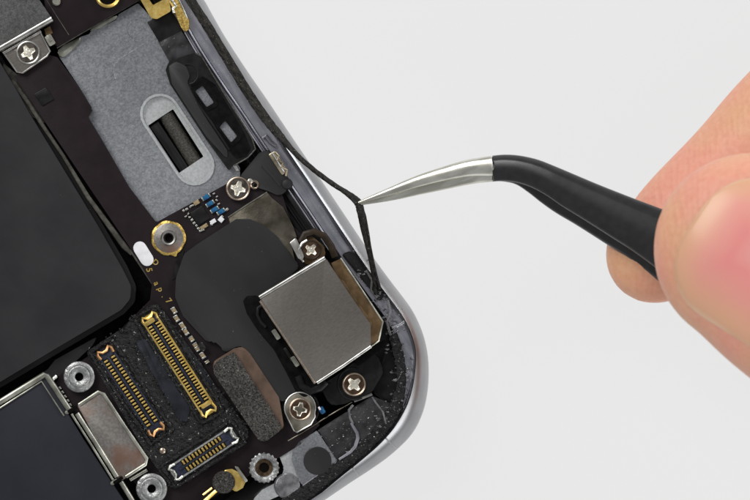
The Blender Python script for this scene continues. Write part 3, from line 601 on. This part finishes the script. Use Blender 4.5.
# crumbs of old clear glue in the corner
mb=MB(); rd=random.Random(11)
def shard(x,y,z,s):
    n=rd.randint(4,6); c=W(x,y,z); V=[];
    for i in range(n):
        a=2*math.pi*i/n+rd.uniform(-.4,.4); r=s*rd.uniform(.5,1.4)/S; V.append(c+Vector((r*math.cos(a),r*math.sin(a)*.6,rd.uniform(-.5,.5)*s/S)))
    b=len(V); V+=[c+Vector((0,0,s*.5/S)),c-Vector((0,0,s*.4/S))]; F=[]
    for i in range(n): j=(i+1)%n; F.append([i,j,b]); F.append([j,i,b+1])
    mb.add(V,F)
path=spline([(352,258),(372,285),(388,310),(394,330),(398,352),(404,372),(401,392),(394,410),(372,430),(350,446)],10)
for k in range(260):
    v=rd.choice(path); shard(v.x+rd.gauss(0,4.2),v.y+rd.gauss(0,4.2),rd.uniform(-5,1),rd.uniform(.7,2.6))
o=mb.build('glue_crumbs',MT['glue'],PH,smooth=10); o['kind']='stuff'
mb=MB(); rd=random.Random(12)
for k in range(150):
    v=rd.choice(path); x=v.x+rd.gauss(0,5);y=v.y+rd.gauss(0,5); l=rd.uniform(1,4)
    shard(x,y,rd.uniform(-5,0),l*.7)
for k in range(110):
    t=rd.random(); shard(325+62*t+rd.gauss(0,8),448-42*t+rd.gauss(0,8),rd.uniform(-.6,.2),rd.uniform(.4,1.4))
o=mb.build('glue_crumbs',MT['clearp'],PH,smooth=10); o['kind']='stuff'
for pth in ([(388,300),(391,312),(387,322),(390,334),(396,340)],[(393,346),(398,342),(402,350),(399,360),(402,372),(398,380)],[(366,270),(372,280),(371,290),(377,298)],[(392,328),(400,325),(405,321)]):
    MB().tube([(x,y,0) for x,y in pth],1.3,8,.8).build('glue_bead',MT['glue'],PH,smooth=60)

# ------------------------------------------------------------------ the adhesive strip being peeled
def ribbon(name,pts,mat,n=8,jit=.12):
    """pts: x,y,z,width,twist(0 flat .. 90 on edge),thickness"""
    P=spline([Vector((*W(p[0],p[1],p[2]),)) for p in pts],n); A=spline([Vector((p[3],p[4],p[5])) for p in pts],n)
    V=[];F=[];m=8; rd=random.Random(4)
    for i,p in enumerate(P):
        t=(P[min(i+1,len(P)-1)]-P[max(0,i-1)]).normalized(); sd=t.cross(Vector((0,0,1))).normalized(); up=sd.cross(t)
        w,tw,th=A[i]; tw=math.radians(tw); a=sd*math.cos(tw)+up*math.sin(tw); b=up*math.cos(tw)-sd*math.sin(tw)
        for k in range(m):
            q=2*math.pi*(k+.5)/m; x=max(-1,min(1,1.25*math.cos(q))); y=max(-1,min(1,1.25*math.sin(q)))
            j=1+rd.uniform(-jit,jit)*.5
            V.append(p+a*(x*w/2/S*j)+b*(y*th/2/S*j))
    N=len(P)
    for i in range(N-1):
        for k in range(m): l=(k+1)%m; F.append([i*m+k,i*m+l,(i+1)*m+l,(i+1)*m+k])
    F.append(list(range(m))); F.append([(N-1)*m+k for k in range(m)])
    return mk(name,V,F,mat,None,smooth=60)
def along(y):  # point on the ledge at given picture height
    pass
st=ribbon('adhesive_strip',[(-62,-400,2.5,14,0,4),(70,-190,2.5,14,0,4),(148,-66,2,9.5,0,4),(192.5,3,2,9.5,0,4),(210.5,31,2,9.5,0,4),(231.5,66,2,9.5,0,4),(251.5,98,2.5,9.5,0,4),(267.5,121,4,9,10,4),(281,137,7,8,35,4),(296,154,14,6,60,4.5),(314,170,26,4.8,70,4.5),(333,184,40,5,55,4.5),(347,193,50,5.8,40,4),(357.5,202,56,8,30,4),(360.5,211,54,7.5,20,4),(363,226,44,6,25,4),(366.5,243,32,4.2,40,4),(370.5,260,20,3.4,50,4),(373.5,277,9,3,40,4),(376,294,1,4,20,3)],MT['gasket'])
st2=ribbon('strand',[(359,205,56,4,20,3),(363.8,214,50,3.4,25,3),(367.2,230,40,3,25,2.6),(370.3,248,28,2.7,30,2.4),(375,270,14,2.5,30,2.2),(380,289,3,3,20,2)],MT['gasket'])
st2.location=WL[st2.name]-WL[st.name]; st2.parent=st
st['label']='thin black textured adhesive strip being pulled off the phone edge'; st['category']='adhesive strip'

# ------------------------------------------------------------------ tweezers
TW=empty('tweezers',W(500,170,60),'bent black tweezers with bare steel tips gripping the strip','tweezers')
# top edge, bottom edge of the arm seen from above: x_top,y_top,x_bot,y_bot
ed=[(358.0,201.5,359.0,204.5),(388,188,392,199.5),(417,175.5,421,193.5),(447,165.5,450,187.5),(468,159.5,472,183),(491,156,493,180.5)]
ed2=[(493,155.5,493.5,181.5),(505,154.5,503,181),(520,155.5,517,182.5),(538,159.5,531,187),(556,166.5,546,195),(575,174.5,562,206),(600,185,583,219),(633,198,612,237.5),(667,211,640,256),(720,233,690,294),(800,275,765,354),(900,340,862,420),(1050,450,1015,530),(1250,610,1225,680),(1500,800,1485,850)]
ed2b=[(493,157,493.5,181.5),(505,156.5,503,181.5),(519,158,516,184.5),(536,163,529,193),(552,171,541,202.5),(571,180,556,213),(596,192,577,225.5),(629,205,606,244),(663,218,634,262.5),(716,240,684,301),(796,282,760,361),(897,347,858,428),(1047,457,1012,538),(1247,617,1222,690),(1497,807,1482,860)]
SECT=[(-1,-.2),(-.98,.15),(-.88,.45),(-.62,.86),(-.5,.95),(-.1,1),(.08,.99),(.2,.93),(.55,.70),(.88,.42),(.97,.25),(1,0),(1,-.5),(.95,-.9),(.5,-1),(0,-1),(-.5,-1),(-.92,-.9),(-.99,-.6),(-1,-.4)]
def arm(name,E,zf,thf,mat,parent,shift=(0,0),n=6,rag=0,sq=2.6,sect=None):
    C=spline([Vector(e) if False else Vector((e[0],e[1],0)) for e in E],n); B=spline([Vector((e[2],e[3],0)) for e in E],n); V=[];F=[];m=20
    rd=random.Random(2)
    for i,(a,b) in enumerate(zip(C,B)):
        cx,cy=(a.x+b.x)/2+shift[0],(a.y+b.y)/2+shift[1]; z=zf(cx); th=thf(cx)
        pa=W(a.x+shift[0],a.y+shift[1],z); pb=W(b.x+shift[0],b.y+shift[1],z); c=(pa+pb)/2; h=(pb-pa)/2
        for k in range(m):
            q=2*math.pi*k/m; cc,ss=math.cos(q),math.sin(q)
            x=math.copysign(abs(cc)**(2/sq),cc); y=math.copysign(abs(ss)**(2/sq),ss)
            if sect: x,y=sect[k]
            v=c+h*x+Vector((0,0,th/2/S*y))
            if rag and i==0: v+=Vector((rd.uniform(-1,1)*rag/S,0,0))
            V.append(v)
    N=len(C)
    for i in range(N-1):
        for k in range(m): l=(k+1)%m; F.append([i*m+k,i*m+l,(i+1)*m+l,(i+1)*m+k])
    F.append(list(range(m))); F.append([(N-1)*m+k for k in range(m)])
    return mk(name,V,F,mat,parent,smooth=50)
def zt(x): t=(x-358)/300; return 58+60*min(t,1.2)+(0 if t<1.2 else (x-718)*.02)
def gap(x): return 1.5+max(0,min(1,(x-358)/330))*19-max(0,x-900)*.02
th=lambda x: 3+min(1,(x-358)/120)*9+max(0,min(1,(x-490)/60))*3
ed1=[(a,b,a+(c-a)*f,b+(d-b)*f) for (a,b,c,d),f in zip(ed,(.8,.62,.62,.64,.7,.8))]
A1=arm('arm',ed1,lambda x:zt(x)+gap(x)/2+th(x)/2,th,MT['tipm'],TW,n=8,sq=2.1)
arm('coating',ed2,lambda x:zt(x)+gap(x)/2+th(x)/2,lambda x:th(x)+3.4,MT['coat'],A1,n=8,rag=1.6,sect=SECT)
ed3=[(a+(c-a)*.35,b+(d-b)*.35,c,d+.4) for a,b,c,d in ed]
A2=arm('arm',ed3,lambda x:zt(x)-gap(x)/2-th(x)/2,th,MT['tipm'],TW,shift=(0,.6),n=8,sq=2.1)
arm('coating',ed2b,lambda x:zt(x)-gap(x)/2-th(x)/2,lambda x:th(x)+1.4,MT['coat'],A2,n=8,rag=1.6,sq=3.5)

# ------------------------------------------------------------------ the hand
def limb(ch,m=28,sq=2.2):
    """ch: x,y,z,half width (plan), half height -> closed loft with round ends"""
    P=[Vector((*W(c[0],c[1],c[2]),)) for c in ch]; V=[];F=[]
    pts=spline(P,6); R=spline([Vector((c[3],c[4],0)) for c in ch],6); rings=[]
    t0=(pts[1]-pts[0]).normalized(); t1=(pts[-1]-pts[-2]).normalized()
    for a in range(9,0,-1): q=a/9*math.pi/2; rings.append((pts[0]-t0*math.sin(q)*R[0].x/S,t0,R[0].x*math.cos(q),R[0].y*max(0,math.cos(q))**.8))
    for i,p_ in enumerate(pts): rings.append((p_,(pts[min(i+1,len(pts)-1)]-pts[max(i-1,0)]).normalized(),R[i].x,R[i].y))
    for a in range(1,10): q=a/9*math.pi/2; rings.append((pts[-1]+t1*math.sin(q)*R[-1].x/S,t1,R[-1].x*math.cos(q),R[-1].y*math.cos(q)))
    for c,t,rw,rh in rings:
        sd=t.cross(Vector((0,0,1))).normalized(); up=sd.cross(t)
        for k in range(m):
            q=2*math.pi*k/m; cc,ss=math.cos(q),math.sin(q); x=math.copysign(abs(cc)**(2/sq),cc); y=math.copysign(abs(ss)**(2/sq),ss)
            V.append(c+sd*(x*max(rw,.5)/S)+up*(y*max(rh,.5)/S))
    N=len(rings)
    for i in range(N-1):
        for k in range(m): l=(k+1)%m; F.append([i*m+k,i*m+l,(i+1)*m+l,(i+1)*m+k])
    F.append(list(range(m))); F.append([(N-1)*m+k for k in range(m)])
    return V,F
HB=MB()
TZ=232
HB.add(*limb([(751,250,TZ,92,66),(790,275,TZ+4,100,76),(850,314,TZ+8,104,84),(1000,411,TZ+8,106,92),(1120,480,TZ+6,116,104),(1300,560,TZ-5,112,104),(1500,640,TZ-30,135,125),(1700,720,TZ-60,180,150)],sq=2.35))           # thumb
HB.add(*limb([(655,254,70,50,38),(692,222,66,60,46),(745,184,62,72,56),(800,140,62,84,64),(900,55,66,92,74),(1050,-60,80,104,90),(1250,-80,110,104,98),(1500,60,120,116,110),(1750,220,110,130,120)],sq=2.1))                      # index
HB.add(*limb([(860,190,-10,60,50),(960,110,-5,84,58),(1120,20,10,98,74),(1300,0,20,104,88),(1500,130,30,112,100),(1750,330,40,130,118)]))        # middle
HB.add(*limb([(1000,330,-12,60,48),(1120,260,-5,88,56),(1300,220,10,100,76),(1500,300,20,106,90),(1750,440,20,124,110)]))    # ring
HB.add(*limb([(1180,460,-14,55,44),(1300,420,-5,78,56),(1450,440,5,86,70),(1600,500,10,92,84),(1760,560,20,110,100)]))    # little
HB.add(*limb([(1650,330,60,250,130),(1850,430,60,330,150),(2100,560,60,330,170),(2350,690,70,230,150),(2700,860,90,220,160)]))      # palm and wrist
me=bpy.data.meshes.new('h'); me.from_pydata(HB.V,[],HB.F)
ob=bpy.data.objects.new('h',me); COL.objects.link(ob)
rm=ob.modifiers.new('r','REMESH'); rm.mode='VOXEL'; rm.voxel_size=7/S
sm=ob.modifiers.new('s','SMOOTH'); sm.iterations=10; sm.factor=.5
bpy.context.view_layer.update()
hm=bpy.data.meshes.new_from_object(ob.evaluated_get(bpy.context.evaluated_depsgraph_get()))
hV=[v.co.copy() for v in hm.vertices]; hF=[list(p_.vertices) for p_ in hm.polygons]; bpy.data.objects.remove(ob)
# skin
sk=bpy.data.materials.new('skin'); sk.use_nodes=True; nt=sk.node_tree; L=nt.links; p=nt.nodes['Principled BSDF']
geo=nd(nt,'ShaderNodeNewGeometry')
n1=nd(nt,'ShaderNodeTexNoise'); n1.inputs['Scale'].default_value=1.7; n1.inputs['Detail'].default_value=3; L.new(geo.outputs['Position'],n1.inputs['Vector'])
r1=nd(nt,'ShaderNodeValToRGB'); e=r1.color_ramp.elements; e[0].position=.36; e[0].color=(.76,.42,.25,1); e[1].position=.62; e[1].color=(.79,.36,.26,1)
L.new(n1.outputs['Fac'],r1.inputs['Fac'])
n2=nd(nt,'ShaderNodeTexNoise'); n2.inputs['Scale'].default_value=26; n2.inputs['Detail'].default_value=4; L.new(geo.outputs['Position'],n2.inputs['Vector'])
mx=nd(nt,'ShaderNodeMix',data_type='RGBA',blend_type='SOFT_LIGHT'); mx.inputs['Factor'].default_value=.3; L.new(r1.outputs[0],mx.inputs[6]); L.new(n2.outputs['Fac'],mx.inputs[7])
L.new(mx.outputs[2],p.inputs['Base Color']); p.inputs['Roughness'].default_value=.52; p.inputs['Specular IOR Level'].default_value=.35
p.inputs['Subsurface Weight'].default_value=.35; p.inputs['Subsurface Radius'].default_value=(1,.35,.2); p.inputs['Subsurface Scale'].default_value=.12
wv=nd(nt,'ShaderNodeTexWave',bands_direction='DIAGONAL'); wv.inputs['Scale'].default_value=5.5; wv.inputs['Distortion'].default_value=3.5; wv.inputs['Detail'].default_value=2; wv.inputs['Detail Scale'].default_value=.6
L.new(geo.outputs['Position'],wv.inputs['Vector'])
vo=nd(nt,'ShaderNodeTexVoronoi'); vo.inputs['Scale'].default_value=38; L.new(geo.outputs['Position'],vo.inputs['Vector'])
w2=nd(nt,'ShaderNodeTexWave',bands_direction='X'); w2.inputs['Scale'].default_value=9; w2.inputs['Distortion'].default_value=5; w2.inputs['Detail'].default_value=3; w2.inputs['Detail Scale'].default_value=.4; L.new(geo.outputs['Position'],w2.inputs['Vector'])
a0=nd(nt,'ShaderNodeMath',operation='ADD'); L.new(wv.outputs['Fac'],a0.inputs[0]); L.new(w2.outputs['Fac'],a0.inputs[1])
ad=nd(nt,'ShaderNodeMath',operation='ADD'); L.new(a0.outputs[0],ad.inputs[0]); L.new(vo.outputs['Distance'],ad.inputs[1])
bp=nd(nt,'ShaderNodeBump'); bp.inputs['Strength'].default_value=.16; bp.inputs['Distance'].default_value=.008; L.new(ad.outputs[0],bp.inputs['Height']); L.new(bp.outputs[0],p.inputs['Normal'])
hand=mk('person',hV,hF,sk,None,smooth=180); hand['label']='bare hand pinching the black tweezers between thumb and forefinger'; hand['category']='person'
bvh=BVHTree.FromPolygons(hV,hF)
# thumbnail
nl=bpy.data.materials.new('fingernail'); nl.use_nodes=True; nt=nl.node_tree; L=nt.links; p=nt.nodes['Principled BSDF']
at=nd(nt,'ShaderNodeAttribute'); at.attribute_name='edge'
cr=nd(nt,'ShaderNodeValToRGB'); e=cr.color_ramp.elements
e[0].position=0; e[0].color=(.80,.50,.33,1); e[1].position=1; e[1].color=(.76,.34,.31,1)
q=e.new(.05); q.color=(.74,.42,.26,1); q=e.new(.2); q.color=(.76,.41,.27,1); q=e.new(.44); q.color=(.77,.34,.28,1); q=e.new(.75); q.color=(.76,.27,.25,1)
n1=nd(nt,'ShaderNodeTexNoise'); n1.inputs['Scale'].default_value=2.4; tc=nd(nt,'ShaderNodeTexCoord'); L.new(tc.outputs['Object'],n1.inputs['Vector'])
ma=nd(nt,'ShaderNodeMath',operation='MULTIPLY_ADD'); ma.inputs[1].default_value=.3; ma.inputs[2].default_value=-.15; L.new(n1.outputs['Fac'],ma.inputs[0])
mb_=nd(nt,'ShaderNodeMath',operation='ADD'); L.new(at.outputs['Fac'],mb_.inputs[0]); L.new(ma.outputs[0],mb_.inputs[1]); L.new(mb_.outputs[0],cr.inputs['Fac'])
L.new(cr.outputs[0],p.inputs['Base Color']); p.inputs['Roughness'].default_value=.34; p.inputs['Specular IOR Level'].default_value=.4; p.inputs['Subsurface Weight'].default_value=.3; p.inputs['Subsurface Radius'].default_value=(1,.35,.2); p.inputs['Subsurface Scale'].default_value=.1
V=[];F=[];E=[]; ax=Vector((.84,.545)); pp=Vector((-.545,.84)); nu,nv=26,26
def nail_half(t): # half width of the nail at distance t from its free edge
    return 80*min(1,(1-(1-min(t/62,1))**2.3)**(1/2.3)) if t>0 else 0
for i in range(nu+1):
    t=(i/nu)**1.5*210
    for j in range(nv+1):
        s=-1+2*j/nv; hw=max(nail_half(t),.5); u=-64+t; w=5+s*hw
        x=751+ax.x*u+pp.x*w; y=250+ax.y*u+pp.y*w; c=W(x,y,TZ+60)
        hit=bvh.ray_cast(Vector((c.x,c.y,6)),Vector((0,0,-1)))[0]; z=hit.z if hit else c.z
        de=min(t/64,(hw*(1-abs(s)))/80,1); lift=3.0 if (0<i<nu and 0<j<nv) else -3
        V.append(Vector((c.x,c.y,z+lift/S))); E.append(min(1,de))
for i in range(nu):
    for j in range(nv): a=i*(nv+1)+j; F.append([a,a+1,a+nv+2,a+nv+1])
na=mk('thumbnail',V,F,nl,hand,smooth=180)
at_=na.data.attributes.new('edge','FLOAT','POINT')
for i,v in enumerate(E): at_.data[i].value=v

# ------------------------------------------------------------------ light, world, camera
w=bpy.data.worlds.new('World'); scene.world=w; w.use_nodes=True; w.node_tree.nodes['Background'].inputs[0].default_value=(.97,.98,1,1); w.node_tree.nodes['Background'].inputs[1].default_value=.33
def softbox(name,loc,size,power,col=(1,1,1)):
    l=bpy.data.lights.new(name,'AREA'); l.shape='RECTANGLE'; l.size=size[0]; l.size_y=size[1]; l.energy=power; l.color=col
    o=bpy.data.objects.new(name,l); COL.objects.link(o); o.location=loc; o.rotation_euler=(-Vector(loc)).to_track_quat('-Z','Y').to_euler()
softbox('softbox_key',(-16,17,20),(16,12),5900,(1,.99,.97))
softbox('softbox_fill',(17,-15,18),(14,12),2100,(1,1,1))
softbox('softbox_side',(20,13,13),(12,10),2400,(.97,.99,1))
cam=bpy.data.cameras.new('camera'); co=bpy.data.objects.new('camera',cam); COL.objects.link(co); co.location=(0,0,25); cam.sensor_width=36; cam.lens=180; cam.clip_start=.5; cam.clip_end=400
cam.dof.use_dof=True; cam.dof.focus_distance=24.9; cam.dof.aperture_fstop=.8
scene.camera=co
vs=scene.view_settings; vs.view_transform='Standard'; vs.look='None'; vs.exposure=0; vs.gamma=1
scene.render.engine='CYCLES'
